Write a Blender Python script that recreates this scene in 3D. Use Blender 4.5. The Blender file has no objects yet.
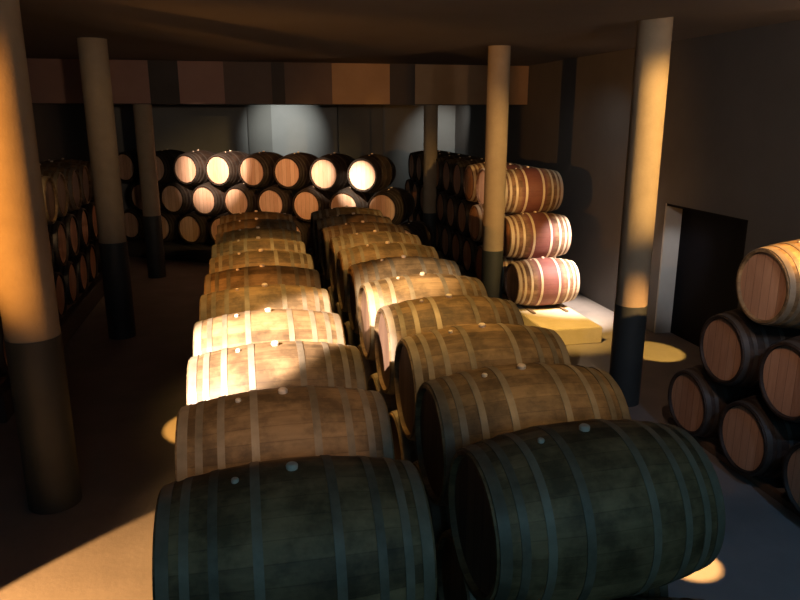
import bpy, bmesh, math, random
from mathutils import Vector, Matrix
random.seed(7)
S = bpy.context.scene
C = S.collection
PI = math.pi

# ------------------------------------------------------------------ camera
CAM_F = 710.0
pitch = math.atan(185 / CAM_F)
yaw = math.atan(159 / math.hypot(CAM_F, 185))
cd = bpy.data.cameras.new('camera')
cam = bpy.data.objects.new('camera', cd)
C.objects.link(cam)
cam.location = (0, 0, 2.8)
cam.rotation_euler = (PI / 2 - pitch, 0, -yaw)
cd.sensor_fit = 'HORIZONTAL'
cd.sensor_width = 36.0
cd.lens = 36.0 * CAM_F / 800.0
cd.clip_start = 0.05
S.camera = cam

# ------------------------------------------------------------------ world, exposure
W = bpy.data.worlds.new('world'); S.world = W
W.use_nodes = True
W.node_tree.nodes['Background'].inputs[0].default_value = (0.25, 0.4, 0.6, 1)
W.node_tree.nodes['Background'].inputs[1].default_value = 0.02
S.view_settings.view_transform = 'Standard'
S.view_settings.look = 'None'
S.view_settings.exposure = 0.0
S.view_settings.gamma = 1.0
S.view_settings.use_curve_mapping = False

WARM = (1.0, 0.62, 0.28)
AMBER = (1.0, 0.50, 0.15)
PALE = (1.0, 0.80, 0.62)
COOL = (0.62, 0.80, 1.0)

def spot(loc, aim, power, deg, col=WARM, blend=0.5, rad=0.03):
    l = bpy.data.lights.new('spot_lamp', 'SPOT')
    l.energy = power; l.color = col; l.spot_size = math.radians(deg)
    l.spot_blend = blend; l.shadow_soft_size = rad
    o = bpy.data.objects.new('spot_lamp', l); C.objects.link(o)
    o.location = loc
    o.rotation_euler = (Vector(aim) - Vector(loc)).to_track_quat('-Z', 'Y').to_euler()
    return o

def area(loc, aim, power, sx, sy, col, spread=180):
    l = bpy.data.lights.new('area_lamp', 'AREA')
    l.energy = power; l.color = col; l.shape = 'RECTANGLE'; l.size = sx; l.size_y = sy
    l.spread = math.radians(spread)
    o = bpy.data.objects.new('area_lamp', l); C.objects.link(o)
    o.location = loc
    o.rotation_euler = (Vector(aim) - Vector(loc)).to_track_quat('-Z', 'Y').to_euler()
    return o

# added bluish fill, unseen lamps behind the camera and over the right floor
area((0.9, -1.4, 3.4), (1.3, 4.0, 0.8), 40.0, 4.0, 1.2, (0.28, 0.66, 0.95))
spot((3.0, 1.2, 3.5), (3.5, 3.8, 0.4), 100, 64, (0.30, 0.58, 1.0), 1.0)
# added unseen fill spots that brighten ceiling, fascia and side walls
spot((0.9, -0.5, 3.0), (0.7, 12.0, 4.5), 560, 50, (1.0, 0.68, 0.44), 1.0, 0.1)
spot((2.9, 1.6, 3.0), (5.2, 6.3, 2.9), 190, 80, (1.0, 0.82, 0.70), 1.0, 0.15)
spot((5.0, 4.2, 3.0), (4.9, 4.6, 3.6), 40, 150, (1.0, 0.55, 0.25), 1.0)
# added area lamps that light only the central rows, no fittings there
area((0.68, 5.0, 3.57), (0.72, 5.3, 0), 29, 1.9, 3.1, (1.0, 0.58, 0.17), 26)
area((0.68, 7.2, 3.57), (0.68, 7.4, 0), 15, 1.9, 2.8, (1.0, 0.60, 0.17), 32)
# spots on the back stack and the back wall
spot((0.95, 9.6, 3.5), (1.88, 12.2, 1.70), 2600, 14, PALE, 1.0)
spot((0.35, 10.0, 3.5), (1.30, 12.6, 1.80), 1400, 11, PALE, 0.9)
spot((-1.1, 10.5, 3.5), (-0.52, 13.85, 1.95), 3000, 25, (1.0, 0.70, 0.52), 1.0)
spot((0.0, 10.2, 3.5), (0.5, 13.0, 1.75), 260, 44, (1.0, 0.46, 0.22), 1.0)
spot((0.95, 15.4, 3.55), (0.98, 17.4, 2.5), 330, 52, (1.0, 0.98, 0.88), 1.0)
spot((4.7, 15.7, 3.55), (4.8, 17.5, 2.0), 120, 60, (1.0, 0.98, 0.88), 1.0)
spot((1.6, 8.8, 3.5), (3.55, 10.3, 1.72), 260, 13, PALE, 1.0)
# spots over the central rows
spot((-2.3, 1.2, 3.5), (0.16, 4.05, 1.45), 7000, 15, (1.0, 0.80, 0.70), 0.35)
spot((-1.0, 3.0, 3.5), (0.98, 4.95, 1.6), 1700, 17, (1.0, 0.75, 0.50), 0.8)
spot((1.6, 1.8, 3.5), (1.35, 3.15, 1.5), 75, 38, (1.0, 0.62, 0.26), 0.7)
spot((0.1, 1.5, 3.5), (0.02, 3.0, 1.5), 95, 29, (1.0, 0.60, 0.34), 0.5)
# right stack, end barrel and columns
spot((5.0, 7.2, 3.5), (4.50, 8.85, 0.75), 3200, 30, (1.0, 0.82, 0.70), 0.8)
spot((2.4, 6.3, 3.5), (4.0, 8.15, 0.25), 1500, 24, (1.0, 0.58, 0.14), 0.8)
spot((4.95, 5.4, 3.5), (4.78, 7.4, 0), 1500, 10, (1.0, 0.58, 0.12), 0.1)
spot((4.6, 2.6, 3.4), (3.66, 6.0, 2.5), 1700, 28, (1.0, 0.57, 0.17), 0.7)
spot((5.05, 2.3, 3.4), (4.05, 4.25, 1.9), 3000, 17, AMBER, 0.7)
spot((4.4, 6.4, 2.2), (5.4, 8.09, 0.8), 70, 30, (0.95, 0.95, 1.0), 0.8)
spot((4.2, 8.6, 3.5), (5.2, 10.5, 1.6), 24, 75, (0.75, 0.95, 1.0), 1.0)
# left side
spot((-3.0, 3.1, 2.5), (-1.36, 5.0, 2.35), 760, 46, (1.0, 0.40, 0.07), 0.6)
spot((0.0, 6.2, 3.5), (-1.6, 9.45, 2.4), 34, 34, (1.0, 0.60, 0.26), 0.8)
spot((1.8, 6.6, 3.5), (3.36, 9.42, 2.4), 34, 34, (1.0, 0.60, 0.26), 0.8)
spot((2.0, 2.4, 3.5), (3.65, 4.45, 1.25), 110, 36, (1.0, 0.60, 0.40), 1.0)
spot((-2.9, 2.5, 0.9), (-1.3, 3.39, 0), 2400, 42, (1.0, 0.50, 0.17), 0.03)
spot((-1.2, 5.0, 3.5), (-0.45, 6.35, 0), 2000, 12, (1.0, 0.48, 0.10), 0.04)
spot((3.0, 3.0, 3.5), (2.68, 3.52, 0), 3500, 6, (1.0, 0.52, 0.17), 0.04)
spot((-2.0, 6.4, 3.5), (-2.6, 8.5, 2.1), 170, 26, WARM, 0.8)

# ------------------------------------------------------------------ materials
def newmat(name):
    m = bpy.data.materials.new(name); m.use_nodes = True
    nt = m.node_tree
    b = nt.nodes['Principled BSDF']
    return m, nt, b

def N(nt, t, **kw):
    n = nt.nodes.new(t)
    for k, v in kw.items():
        setattr(n, k, v)
    return n

def math_node(nt, op, a, b=None):
    n = N(nt, 'ShaderNodeMath', operation=op)
    for i, v in enumerate((a, b)):
        if v is None: continue
        if isinstance(v, (int, float)): n.inputs[i].default_value = v
        else: nt.links.new(v, n.inputs[i])
    return n.outputs[0]

def mixc(nt, fac, a, b, mode='MIX'):
    n = N(nt, 'ShaderNodeMix', data_type='RGBA', blend_type=mode)
    for i, v in ((0, fac), (6, a), (7, b)):
        if isinstance(v, (int, float)): n.inputs[i].default_value = v
        elif isinstance(v, tuple): n.inputs[i].default_value = (*v, 1)
        else: nt.links.new(v, n.inputs[i])
    return n.outputs[2]

def noise(nt, vec, scale, detail=4, rough=0.55):
    n = N(nt, 'ShaderNodeTexNoise')
    n.inputs['Scale'].default_value = scale; n.inputs['Detail'].default_value = detail
    n.inputs['Roughness'].default_value = rough
    if vec is not None: nt.links.new(vec, n.inputs['Vector'])
    return n.outputs[0]

def ramp(nt, fac, stops):
    n = N(nt, 'ShaderNodeValToRGB')
    while len(n.color_ramp.elements) < len(stops): n.color_ramp.elements.new(0.5)
    for e, (p, c) in zip(n.color_ramp.elements, stops):
        e.position = p; e.color = (*c, 1) if len(c) == 3 else c
    nt.links.new(fac, n.inputs[0])
    return n.outputs[0]

def plaster(name, c1, c2, scale=1.2, rough=0.9, bump=0.15, bscale=30):
    m, nt, b = newmat(name)
    tc = N(nt, 'ShaderNodeTexCoord').outputs['Object']
    f = noise(nt, tc, scale, 6, 0.6)
    nt.links.new(ramp(nt, f, [(0.3, c1), (0.7, c2)]), b.inputs['Base Color'])
    b.inputs['Roughness'].default_value = rough
    bp = N(nt, 'ShaderNodeBump'); bp.inputs['Strength'].default_value = bump
    bp.inputs['Distance'].default_value = 0.01
    nt.links.new(noise(nt, tc, bscale, 5), bp.inputs['Height'])
    nt.links.new(bp.outputs[0], b.inputs['Normal'])
    return m

def stave_material(name, dark, light, stain=None, staves=30):
    """Oak staves running along X around the barrel; tone differs stave by stave."""
    m, nt, b = newmat(name)
    tc = N(nt, 'ShaderNodeTexCoord').outputs['Object']
    sp = N(nt, 'ShaderNodeSeparateXYZ'); nt.links.new(tc, sp.inputs[0])
    rnd = N(nt, 'ShaderNodeObjectInfo').outputs['Random']
    ang = math_node(nt, 'ARCTAN2', sp.outputs[1], sp.outputs[2])
    t = math_node(nt, 'MULTIPLY', math_node(nt, 'ADD', ang, PI), staves / (2 * PI))
    idx = math_node(nt, 'FLOOR', t)
    fr = math_node(nt, 'FRACT', t)
    wn = N(nt, 'ShaderNodeTexWhiteNoise', noise_dimensions='2D')
    cb = N(nt, 'ShaderNodeCombineXYZ'); nt.links.new(idx, cb.inputs[0]); nt.links.new(rnd, cb.inputs[1])
    nt.links.new(cb.outputs[0], wn.inputs['Vector'])
    # grain: noise stretched along X, shifted per object
    mp = N(nt, 'ShaderNodeMapping')
    mp.inputs['Scale'].default_value = (0.18, 1, 1)
    off = N(nt, 'ShaderNodeCombineXYZ'); nt.links.new(math_node(nt, 'MULTIPLY', rnd, 37.0), off.inputs[0])
    nt.links.new(tc, mp.inputs['Vector']); nt.links.new(off.outputs[0], mp.inputs['Location'])
    grain = noise(nt, mp.outputs[0], 34, 5, 0.65)
    mp2 = N(nt, 'ShaderNodeMapping'); mp2.inputs['Scale'].default_value = (1, 1, 1)
    nt.links.new(tc, mp2.inputs['Vector']); nt.links.new(off.outputs[0], mp2.inputs['Location'])
    blotch = noise(nt, mp2.outputs[0], 5.5, 5, 0.65)
    f = math_node(nt, 'ADD', math_node(nt, 'MULTIPLY', wn.outputs[0], 0.30), math_node(nt, 'MULTIPLY', grain, 0.55))
    f = math_node(nt, 'ADD', f, math_node(nt, 'MULTIPLY', rnd, 0.18))
    col = ramp(nt, f, [(0.22, dark), (0.85, light)])
    mould = ramp(nt, blotch, [(0.40, (1.15, 1.12, 1.05)), (0.62, (0.33, 0.31, 0.25))])
    col = mixc(nt, 0.8, col, mould, 'MULTIPLY')
    if stain:
        ax = math_node(nt, 'ABSOLUTE', sp.outputs[0])
        sf = ramp(nt, math_node(nt, 'ADD', ax, math_node(nt, 'MULTIPLY', blotch, 0.05)), [(0.18, (0.85,) * 3), (0.23, (0.10,) * 3)])
        col = mixc(nt, sf, col, stain)
    seam = math_node(nt, 'LESS_THAN', math_node(nt, 'ABSOLUTE', math_node(nt, 'SUBTRACT', fr, 0.5)), 0.47)
    seamc = mixc(nt, seam, (0.78, 0.76, 0.74), (1.0, 1.0, 1.0))
    col = mixc(nt, 1.0, col, seamc, 'MULTIPLY')
    nt.links.new(col, b.inputs['Base Color'])
    b.inputs['Roughness'].default_value = 0.62
    b.inputs['Specular IOR Level'].default_value = 0.35
    bp = N(nt, 'ShaderNodeBump'); bp.inputs['Strength'].default_value = 0.25
    bp.inputs['Distance'].default_value = 0.004
    h = math_node(nt, 'ADD', seam, math_node(nt, 'MULTIPLY', grain, 0.5))
    nt.links.new(h, bp.inputs['Height']); nt.links.new(bp.outputs[0], b.inputs['Normal'])
    return m

def head_material(name, dark, light):
    """Round barrel end made of upright boards."""
    m, nt, b = newmat(name)
    tc = N(nt, 'ShaderNodeTexCoord').outputs['Object']
    sp = N(nt, 'ShaderNodeSeparateXYZ'); nt.links.new(tc, sp.inputs[0])
    rnd = N(nt, 'ShaderNodeObjectInfo').outputs['Random']
    t = math_node(nt, 'MULTIPLY', math_node(nt, 'ADD', sp.outputs[1], 1.04), 1 / 0.085)
    idx = math_node(nt, 'FLOOR', t); fr = math_node(nt, 'FRACT', t)
    cb = N(nt, 'ShaderNodeCombineXYZ'); nt.links.new(idx, cb.inputs[0]); nt.links.new(rnd, cb.inputs[1])
    wn = N(nt, 'ShaderNodeTexWhiteNoise', noise_dimensions='2D'); nt.links.new(cb.outputs[0], wn.inputs['Vector'])
    mp = N(nt, 'ShaderNodeMapping'); mp.inputs['Scale'].default_value = (1, 1, 0.15)
    off = N(nt, 'ShaderNodeCombineXYZ'); nt.links.new(math_node(nt, 'MULTIPLY', rnd, 21.0), off.inputs[2])
    nt.links.new(tc, mp.inputs['Vector']); nt.links.new(off.outputs[0], mp.inputs['Location'])
    grain = noise(nt, mp.outputs[0], 40, 5, 0.6)
    f = math_node(nt, 'ADD', math_node(nt, 'MULTIPLY', wn.outputs[0], 0.4), math_node(nt, 'MULTIPLY', grain, 0.6))
    col = ramp(nt, f, [(0.2, dark), (0.85, light)])
    seam = math_node(nt, 'LESS_THAN', math_node(nt, 'ABSOLUTE', math_node(nt, 'SUBTRACT', fr, 0.5)), 0.475)
    col = mixc(nt, 1.0, col, mixc(nt, seam, (0.5, 0.45, 0.4), (1.0, 1.0, 1.0)), 'MULTIPLY')
    nt.links.new(col, b.inputs['Base Color']); b.inputs['Roughness'].default_value = 0.6
    b.inputs['Specular IOR Level'].default_value = 0.3
    return m

def metal_material(name, c1, c2, metallic=0.35, rough=0.5):
    m, nt, b = newmat(name)
    tc = N(nt, 'ShaderNodeTexCoord').outputs['Object']
    rnd = N(nt, 'ShaderNodeObjectInfo').outputs['Random']
    f = math_node(nt, 'ADD', math_node(nt, 'MULTIPLY', noise(nt, tc, 9, 5, 0.6), 0.7), math_node(nt, 'MULTIPLY', rnd, 0.3))
    nt.links.new(ramp(nt, f, [(0.3, c1), (0.7, c2)]), b.inputs['Base Color'])
    b.inputs['Metallic'].default_value = metallic; b.inputs['Roughness'].default_value = rough
    return m

M = {}
M['wall'] = plaster('wall_plaster', (0.085, 0.082, 0.080), (0.115, 0.108, 0.105), 0.9)
M['wall_grey'] = plaster('bay_plaster', (0.12, 0.125, 0.12), (0.155, 0.16, 0.155), 0.9)
M['backwall'] = plaster('back_wall_plaster', (0.19, 0.20, 0.20), (0.24, 0.25, 0.25), 0.9)
M['ceiling'] = plaster('ceiling_plaster', (0.085, 0.072, 0.068), (0.11, 0.094, 0.088), 0.7)
M['floor'] = plaster('floor_concrete', (0.17, 0.15, 0.135), (0.22, 0.195, 0.175), 2.2, 0.75, 0.2, 22)
M['column'] = plaster('column_concrete', (0.26, 0.205, 0.14), (0.33, 0.265, 0.185), 3.5, 0.85, 0.25, 40)
M['band'] = plaster('column_base_dark', (0.022, 0.028, 0.03), (0.035, 0.042, 0.042), 3.5, 0.6, 0.1, 40)  # lower part of each column, in a darker tone
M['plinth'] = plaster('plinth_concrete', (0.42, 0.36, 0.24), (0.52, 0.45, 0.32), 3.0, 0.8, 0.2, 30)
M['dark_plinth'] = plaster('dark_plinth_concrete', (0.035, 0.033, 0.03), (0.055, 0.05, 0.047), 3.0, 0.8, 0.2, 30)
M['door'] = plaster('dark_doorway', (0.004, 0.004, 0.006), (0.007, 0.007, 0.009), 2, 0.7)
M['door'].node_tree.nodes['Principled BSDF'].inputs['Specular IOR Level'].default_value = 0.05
M['jamb'] = plaster('pale_jamb', (0.36, 0.35, 0.33), (0.44, 0.43, 0.40), 2, 0.8)
M['panel_brown'] = plaster('fascia_brown', (0.27, 0.145, 0.11), (0.33, 0.185, 0.14), 2.0, 0.7)
M['panel_tan'] = plaster('fascia_tan', (0.30, 0.18, 0.085), (0.37, 0.23, 0.12), 2.0, 0.7)
M['panel_dark'] = plaster('fascia_dark', (0.03, 0.022, 0.018), (0.045, 0.033, 0.027), 2.0, 0.7)
M['panel_mid'] = plaster('fascia_mid', (0.10, 0.062, 0.048), (0.13, 0.083, 0.062), 2.0, 0.7)
M['wood'] = stave_material('oak_staves', (0.085, 0.050, 0.024), (0.34, 0.225, 0.11))
M['wine'] = stave_material('oak_staves_wine_stained', (0.16, 0.085, 0.05), (0.42, 0.27, 0.18), (0.15, 0.045, 0.045))
M['head'] = head_material('oak_head', (0.40, 0.20, 0.11), (0.66, 0.40, 0.25))
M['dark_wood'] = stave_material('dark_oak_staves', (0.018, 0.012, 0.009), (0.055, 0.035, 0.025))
M['shaded_head'] = head_material('shaded_oak_head', (0.085, 0.05, 0.03), (0.20, 0.12, 0.075))  # end boards darkened in colour to stand for shade on the row ends
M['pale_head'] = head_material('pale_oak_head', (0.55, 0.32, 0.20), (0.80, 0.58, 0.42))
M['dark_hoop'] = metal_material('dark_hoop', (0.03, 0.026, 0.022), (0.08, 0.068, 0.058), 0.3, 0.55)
M['hoop'] = metal_material('galvanised_hoop', (0.12, 0.095, 0.06), (0.31, 0.25, 0.17), 0.15, 0.55)
M['hoop_pale'] = metal_material('pale_chestnut_hoop', (0.46, 0.38, 0.27), (0.68, 0.58, 0.45), 0.1, 0.5)
M['bung'] = metal_material('pale_bung', (0.62, 0.50, 0.38), (0.75, 0.62, 0.48), 0.0, 0.4)
M['timber'] = plaster('bearer_timber', (0.10, 0.065, 0.04), (0.17, 0.11, 0.07), 6, 0.7)
M['steel'] = metal_material('dark_steel', (0.04, 0.04, 0.045), (0.07, 0.07, 0.075), 0.7, 0.5)

# ------------------------------------------------------------------ helpers
def obj(name, bm, mat, parent=None, smooth=None, loc=(0, 0, 0)):
    me = bpy.data.meshes.new(name)
    bmesh.ops.recalc_face_normals(bm, faces=bm.faces[:])
    bm.to_mesh(me); bm.free()
    me.materials.append(mat)
    if smooth is not None:
        me.shade_smooth()
        me.set_sharp_from_angle(angle=math.radians(smooth))
    o = bpy.data.objects.new(name, me); C.objects.link(o)
    o.location = loc
    if parent: o.parent = parent
    return o

def box(bm, x0, x1, y0, y1, z0, z1, bevel=0.0):
    r = bmesh.ops.create_cube(bm, size=1)
    vs = r['verts']
    for v in vs:
        v.co = Vector(((x0 + x1) / 2 + v.co.x * (x1 - x0), (y0 + y1) / 2 + v.co.y * (y1 - y0), (z0 + z1) / 2 + v.co.z * (z1 - z0)))
    if bevel:
        es = list({e for v in vs for e in v.link_edges})
        bmesh.ops.bevel(bm, geom=es, offset=bevel, segments=2, affect='EDGES')

def revolve(bm, prof, seg=56, axis='X', closed=False):
    """prof: list of (along, radius). radius 0 closes to a point."""
    rings = []
    for a, r in prof:
        if r < 1e-6:
            p = (a, 0, 0) if axis == 'X' else (0, 0, a)
            rings.append([bm.verts.new(p)])
        else:
            ring = []
            for i in range(seg):
                t = 2 * PI * i / seg
                p = (a, r * math.sin(t), r * math.cos(t)) if axis == 'X' else (r * math.cos(t), r * math.sin(t), a)
                ring.append(bm.verts.new(p))
            rings.append(ring)
    pairs = list(zip(rings[:-1], rings[1:]))
    if closed: pairs.append((rings[-1], rings[0]))
    for A, B in pairs:
        if len(A) == 1 and len(B) == 1: continue
        for i in range(seg):
            j = (i + 1) % seg
            if len(A) == 1: bm.faces.new((A[0], B[i], B[j]))
            elif len(B) == 1: bm.faces.new((A[i], A[j], B[0]))
            else: bm.faces.new((A[i], A[j], B[j], B[i]))

def struct(name, bm, mat, smooth=None):
    o = obj(name, bm, mat, None, smooth); o['kind'] = 'structure'; return o

def tag(o, label, cat, group=None):
    o['label'] = label; o['category'] = cat
    if group: o['group'] = group
    return o

def empty(name, loc, label, cat, group=None, rz=0):
    o = bpy.data.objects.new(name, None); C.objects.link(o)
    o.empty_display_size = 0.2
    o.location = loc; o.rotation_euler = (0, 0, rz)
    return tag(o, label, cat, group)

# ------------------------------------------------------------------ the room
XL, XR, YN, YF, ZC = -3.4, 5.2, -4.0, 17.5, 3.67
bm = bmesh.new(); box(bm, XL - .2, XR + .5, YN - .2, YF + .2, -0.2, 0.0); struct('floor', bm, M['floor'])
bm = bmesh.new(); box(bm, XL - .2, XR + .2, YN - .2, YF + .2, ZC, ZC + 0.2); struct('ceiling', bm, M['ceiling'])
bm = bmesh.new(); box(bm, XL - .2, XL, YN - .2, YF + .2, 0, ZC); struct('wall_left', bm, M['wall'])
bm = bmesh.new(); box(bm, XL, XR, YN - .2, YN, 0, ZC); struct('wall_near', bm, M['wall'])
# right wall with a doorway opening
DY0, DY1, DZ = 6.55, 8.1, 1.72
bm = bmesh.new()
box(bm, XR, XR + .45, YN - .2, DY0, 0, ZC); box(bm, XR, XR + .45, DY1, YF + .2, 0, ZC); box(bm, XR, XR + .45, DY0, DY1, DZ, ZC)
struct('wall_right', bm, M['wall'])
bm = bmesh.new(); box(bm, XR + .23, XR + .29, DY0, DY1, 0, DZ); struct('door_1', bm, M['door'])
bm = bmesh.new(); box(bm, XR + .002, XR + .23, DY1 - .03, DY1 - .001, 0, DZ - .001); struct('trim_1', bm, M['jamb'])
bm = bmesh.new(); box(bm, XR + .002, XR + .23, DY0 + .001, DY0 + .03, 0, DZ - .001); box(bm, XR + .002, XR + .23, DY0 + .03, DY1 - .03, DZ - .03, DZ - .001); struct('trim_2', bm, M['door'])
# back wall, with shallow pilasters that fold it into bays
bm = bmesh.new(); box(bm, XL, XR, YF, YF + .2, 0, ZC)
struct('wall_back', bm, M['backwall'])
for n, (x0, x1, d) in enumerate([(0.15, 0.69, .05), (2.25, 3.0, .25), (3.0, 3.35, .12)]):
    mt = M['wall_grey']
    bm = bmesh.new(); box(bm, x0, x1, YF - d, YF, 0, ZC); struct('trim_%d' % (n + 3), bm, mt)
# lower ceiling field with a rounded far edge
arc = [(-3.4, 3.4), (-2.4, 4.6), (-1.62, 6.1), (-1.15, 7.6), (-0.5, 9.0), (0.35, 10.1), (1.15, 10.5), (1.9, 10.1), (2.5, 8.9), (2.85, 7.3), (3.15, 6.2), (3.75, 5.2), (5.2, 4.4)]
def smooth_curve(P, n=8):
    out = []
    for i in range(len(P) - 1):
        p0 = P[max(i - 1, 0)]; p1 = P[i]; p2 = P[i + 1]; p3 = P[min(i + 2, len(P) - 1)]
        for k in range(n):
            t = k / n
            out.append(tuple(0.5 * ((2 * p1[j]) + (-p0[j] + p2[j]) * t + (2 * p0[j] - 5 * p1[j] + 4 * p2[j] - p3[j]) * t * t + (-p0[j] + 3 * p1[j] - 3 * p2[j] + p3[j]) * t ** 3) for j in (0, 1)))
    out.append(P[-1]); return out
cur = smooth_curve(arc)
bm = bmesh.new()
lo = [bm.verts.new((x, y, 3.57)) for x, y in cur] + [bm.verts.new((XR, YN, 3.57)), bm.verts.new((XL, YN, 3.57))]
hi = [bm.verts.new((v.co.x, v.co.y, ZC)) for v in lo]
bm.faces.new(lo); bm.faces.new(list(reversed(hi)))
for i in range(len(lo)):
    j = (i + 1) % len(lo); bm.faces.new((lo[i], hi[i], hi[j], lo[j]))
struct('ceiling_lowered', bm, M['ceiling'])
# fascia beam across the hall
FY = 12.8
bm = bmesh.new(); box(bm, XL, XR, FY + .02, FY + .45, 2.975, ZC)
fas = struct('trim_6', bm, M['panel_dark'])
panels = [(-3.28, -1.45, 'brown'), (-0.98, -0.25, 'tan2'), (-0.25, 0.54, 'mid'), (0.76, 1.57, 'mid'), (1.57, 2.59, 'tan'), (3.05, 5.18, 'tan')]
for x0, x1, k in panels:
    bm = bmesh.new(); box(bm, x0, x1, FY, FY + .02, 2.985, ZC - .005)
    o = obj('fascia_panel', bm, {'brown': M['panel_brown'], 'tan2': M['panel_brown'], 'mid': M['panel_mid'], 'tan': M['panel_tan']}[k], fas)

# gallery deck the photograph is taken from
bm = bmesh.new(); box(bm, XL, XR, YN, 0.55, 1.05, 1.2); struct('floor_gallery', bm, M['floor'])

# ------------------------------------------------------------------ columns
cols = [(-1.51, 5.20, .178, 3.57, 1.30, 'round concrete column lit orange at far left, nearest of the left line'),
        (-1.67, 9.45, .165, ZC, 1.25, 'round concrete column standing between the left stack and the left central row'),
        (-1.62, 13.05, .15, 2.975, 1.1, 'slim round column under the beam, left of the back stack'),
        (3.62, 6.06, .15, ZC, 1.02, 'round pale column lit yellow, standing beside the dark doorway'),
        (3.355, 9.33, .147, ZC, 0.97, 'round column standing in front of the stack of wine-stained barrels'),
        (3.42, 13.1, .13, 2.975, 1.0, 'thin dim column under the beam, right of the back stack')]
for x, y, r, zt, zb, lab in cols:
    e = empty('column', (x, y, 0), lab, 'column', 'round columns of the cellar')
    bm = bmesh.new(); revolve(bm, [(zb, 0), (zb, r), (zt, r), (zt, 0)], 48, 'Z'); obj('shaft', bm, M['column'], e, 40)
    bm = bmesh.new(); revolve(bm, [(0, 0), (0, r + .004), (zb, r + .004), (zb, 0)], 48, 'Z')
    o = obj('base_band', bm, M['band'], e, 40); o['label'] = 'dark lower band'

# ------------------------------------------------------------------ barrels
R, RH, HL = 0.334, 0.270, 0.445        # bilge radius, end radius, half length
def rad(x):
    return RH + (R - RH) * math.cos(min(abs(x) / HL, 1) * PI / 2 * 0.97) ** 0.85 if abs(x) < HL else RH
HOOPS = [(0.416, .040), (0.350, .030), (0.262, .030), (0.126, .032)]

def make_meshes():
    n = 22
    prof = [(-HL + .028, RH - .022)] + [(-HL, RH - .016)] + [(-HL + 2 * HL * i / n, rad(-HL + 2 * HL * i / n)) for i in range(n + 1)] + [(HL, RH - .016), (HL - .028, RH - .022)]
    prof = [(-HL + .028, 0.0)] + prof + [(HL - .028, 0.0)]
    bm = bmesh.new(); revolve(bm, prof, 60)
    return bm
def hoop_bm(c, w):
    bm = bmesh.new()
    a, b_ = c - w / 2, c + w / 2
    ra, rb = rad(a) + .0035, rad(b_) + .0035
    revolve(bm, [(a, ra - .006), (a, ra), (b_, rb), (b_, rb - .006)], 60, closed=True)
    return bm
def head_bm():
    bm = bmesh.new()
    x = HL - .024
    revolve(bm, [(x - .006, 0), (x - .006, RH - .0225), (x, RH - .0225), (x, 0)], 48)
    return bm
def plug_bm(h, r):
    bm = bmesh.new()
    revolve(bm, [(-.01, 0), (-.01, r * .9), (h * .7, r), (h, r * .75), (h, 0)], 14, 'Z')
    return bm

def make_barrel(body_mat, hoop_mat, head_mat=None):
    head_mat = head_mat or M['head']
    root = bpy.data.objects.new('barrel', None); C.objects.link(root); root.empty_display_size = .2
    obj('staves', make_meshes(), body_mat, root, 35, (0, 0, R))
    for s in (1, -1):
        for c, w in HOOPS:
            obj('hoop', hoop_bm(c * s, w), hoop_mat, root, 35, (0, 0, R))
        h = obj('head', head_bm(), head_mat, root, 35, (0, 0, R))
        if s < 0: h.rotation_euler = (0, 0, PI)
    obj('bung', plug_bm(.020, .021), M['bung'], root, 40, (0.0, 0, 2 * R - .002))
    obj('peg', plug_bm(.014, .013), M['bung'], root, 40, (-0.19, -0.03, R + math.sqrt(rad(.19) ** 2 - .0009) - .002))
    return root

protos = {'oak': make_barrel(M['wood'], M['hoop'], M['shaded_head']), 'gold': make_barrel(M['wood'], M['hoop']), 'wine': make_barrel(M['wine'], M['hoop_pale']),
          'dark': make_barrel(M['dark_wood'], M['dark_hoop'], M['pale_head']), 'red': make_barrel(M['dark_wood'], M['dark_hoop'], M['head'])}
used = set()
def barrel(kind, x, y, zc, label, group, rz=0.0, roll=0.0, flip=False):
    p = protos[kind]
    if kind in used:
        r = p.copy(); C.objects.link(r)
        for ch in p.children:
            c = ch.copy(); C.objects.link(c); c.parent = r
    else:
        used.add(kind); r = p
    r.location = (x, y, zc - R); r.rotation_euler = (0, 0, rz + (PI if flip else 0))
    r['label'] = label; r['category'] = 'barrel'; r['group'] = group
    return r

ORD = ['first', 'second', 'third', 'fourth', 'fifth', 'sixth', 'seventh', 'eighth', 'ninth', 'tenth', 'eleventh', 'twelfth', 'thirteenth', 'fourteenth']
PITCH, RISE = 0.678, 0.586
plan = []
# two central rows, two tiers
for side, X, look in (('left', 0.11, 'left central row'), ('right', 1.25, 'right central row')):
    ZT = 1.299 if side == 'left' else 1.326
    for k in range(11):
        if k == 0: d = 'dark weathered barrel in shadow, nearest and topmost of the %s' % look
        elif k == 10: d = 'small-looking brown barrel at the far end of the upper tier, %s' % look
        else: d = 'brown hooped barrel lying %s from the front on top of the %s' % (ORD[k], look)
        if side == 'left' and k == 2: d = 'barrel whose left end is lit white, third from front on left central row'
        if side == 'left' and k == 3: d = 'brightly lit barrel, fourth from front on top of left central row'
        if side == 'right' and k == 4: d = 'barrel with pale lit left end, fifth from front on right central row'
        j = random.uniform(-.012, .012)
        j -= (.045, .03)[k] if side == 'right' and k < 2 else 0
        plan.append(('oak', X + j, 2.25 - (.02 if k == 0 and side == 'left' else 0) + k * PITCH, ZT, d, 'upper barrels of the %s' % look, math.radians(2.0) if side == 'right' and k == 0 else random.uniform(-.006, .006), False))
    for k in range(12):
        d = 'dark barrel in the lower tier of the %s, %s from the front' % (look, ORD[k])
        plan.append(('oak', X + random.uniform(-.012, .012), 2.25 + (k - .5) * PITCH, ZT - RISE, d, 'lower barrels of the %s' % look, 0, False))
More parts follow.
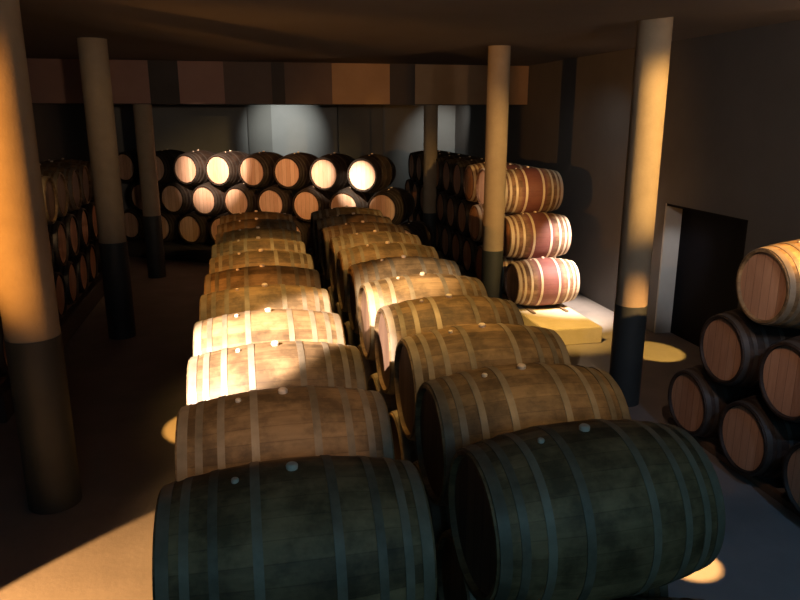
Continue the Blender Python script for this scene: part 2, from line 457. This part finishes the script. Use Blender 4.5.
# right far stack of wine-stained barrels
XS = 3.95
for tier, (z, y0, n, nm) in enumerate([(0.56, 8.97, 10, 'bottom'), (1.145, 9.31, 10, 'middle'), (1.74, 9.65, 9, 'top')]):
    for k in range(n):
        d = 'pale-hooped wine-stained barrel at the front of the %s tier, right stack' % nm if k == 0 else \
            '%s barrel back, %s tier of wine-stained stack by right wall' % (ORD[k], nm)
        if k > 2: d = '%s barrel back, dark, %s tier of the stack by right wall' % (ORD[k], nm)
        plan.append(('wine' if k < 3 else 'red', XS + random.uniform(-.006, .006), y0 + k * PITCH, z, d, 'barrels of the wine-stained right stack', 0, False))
# near right stack on the floor
XN = 3.65 + HL
for z, ys, nm in [(0.375, (3.66, 4.38, 5.10), 'bottom'), (0.98, (4.02, 4.74), 'middle'), (1.585, (4.38,), 'top')]:
    for k, y in enumerate(ys):
        d = {('bottom', 0): 'shadowed barrel on the floor at right edge, nearest of the pyramid',
             ('bottom', 1): 'dim barrel on the floor in the middle of the right-hand pyramid base',
             ('bottom', 2): 'dark barrel on the floor at the far end of the right-hand pyramid',
             ('middle', 0): 'brown-headed barrel cut by the right edge, middle tier of the right pyramid',
             ('middle', 1): 'brown-headed barrel in middle tier of right pyramid, beside the dark doorway',
             ('top', 0): 'barrel with orange-lit side on top of the right-hand pyramid'}[(nm, k)]
        plan.append(('gold' if nm == 'top' else 'red', XN, y, z, d, 'barrels of the right-hand pyramid', 0, False))
# left stack along the left wall
XW = -2.28 - HL
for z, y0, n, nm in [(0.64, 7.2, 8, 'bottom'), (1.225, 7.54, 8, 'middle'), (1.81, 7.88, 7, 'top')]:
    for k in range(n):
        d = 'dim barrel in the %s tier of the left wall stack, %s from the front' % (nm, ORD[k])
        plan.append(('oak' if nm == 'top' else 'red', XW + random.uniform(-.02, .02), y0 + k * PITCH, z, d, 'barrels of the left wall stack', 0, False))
# back stack, set at an angle, heads facing the photographer
A = math.radians(34)
u = Vector((math.cos(A), -math.sin(A), 0)); nrm = Vector((math.sin(A), math.cos(A), 0))
P0 = Vector((-1.1, 14.25, 0))
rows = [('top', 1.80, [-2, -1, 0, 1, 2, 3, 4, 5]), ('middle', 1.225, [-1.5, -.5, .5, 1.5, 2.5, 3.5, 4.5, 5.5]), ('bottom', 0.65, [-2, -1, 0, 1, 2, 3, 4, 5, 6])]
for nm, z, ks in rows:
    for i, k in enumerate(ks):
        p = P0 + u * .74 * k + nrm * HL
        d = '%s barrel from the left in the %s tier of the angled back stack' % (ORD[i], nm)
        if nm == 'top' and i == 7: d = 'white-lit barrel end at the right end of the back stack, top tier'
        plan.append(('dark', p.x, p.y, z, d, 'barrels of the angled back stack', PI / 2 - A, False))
for kind, x, y, z, d, g, rz, fl in plan:
    barrel(kind, x, y, z, d, g, rz, 0, fl)

# ------------------------------------------------------------------ plinths and bearers
def plinth(x0, x1, y0, y1, h, label, mat=None):
    bm = bmesh.new(); box(bm, x0, x1, y0, y1, 0, h, .008)
    o = obj('plinth', bm, mat or M['plinth'])
    return tag(o, label, 'plinth')
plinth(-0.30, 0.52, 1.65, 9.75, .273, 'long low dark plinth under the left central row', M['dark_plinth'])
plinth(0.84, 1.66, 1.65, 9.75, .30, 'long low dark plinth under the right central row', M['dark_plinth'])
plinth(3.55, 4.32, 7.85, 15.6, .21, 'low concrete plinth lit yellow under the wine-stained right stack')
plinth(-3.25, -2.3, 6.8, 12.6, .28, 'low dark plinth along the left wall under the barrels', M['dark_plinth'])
ctr = P0 + u * .74 * 2 + nrm * HL
bm = bmesh.new(); box(bm, -3.4, 3.4, -.42, .42, 0, .29, .008)
o = obj('plinth', bm, M['dark_plinth']); o.location = (ctr.x, ctr.y, 0); o.rotation_euler = (0, 0, -A); tag(o, 'angled plinth under the back stack of barrels', 'plinth')
BX = .30
def under(x): return rad(abs(x) - .025) + .010
def bearer(x, y0, y1, z0, z1, label, w=.05, group=None):
    bm = bmesh.new(); box(bm, x - w / 2, x + w / 2, y0, y1, z0, z1, .004)
    return tag(obj('timber_bearer', bm, M['timber']), label, 'beam', group)
for X, nm in ((0.11, 'left'), (1.25, 'right')):
    for s, sn in ((-1, 'left'), (1, 'right')):
        bearer(X + s * BX, 1.65, 9.75, .273 if nm == 'left' else .30, (0.713 if nm == 'left' else 0.74) - under(BX), 'timber bearer under the %s ends of the %s central row' % (sn, nm), group='timber bearers under the central rows')
for s, sn in ((-1, 'left'), (1, 'right')):
    bearer(XN + s * BX, 3.3, 5.5, 0, 0.375 - under(BX), 'timber bearer on the floor under the %s ends of the right pyramid' % sn, group='timber bearers under the right pyramid')
    bearer(XS + s * (.235), 8.6, 15.4, .21, .56 - under(.235), 'timber bearer under the %s ends of the wine-stained stack' % sn, group='timber bearers under the right stack')
    bearer(XW + s * BX, 6.85, 12.4, .28, .64 - under(BX), 'timber bearer under the %s ends of the left wall stack' % sn, group='timber bearers under the left stack')
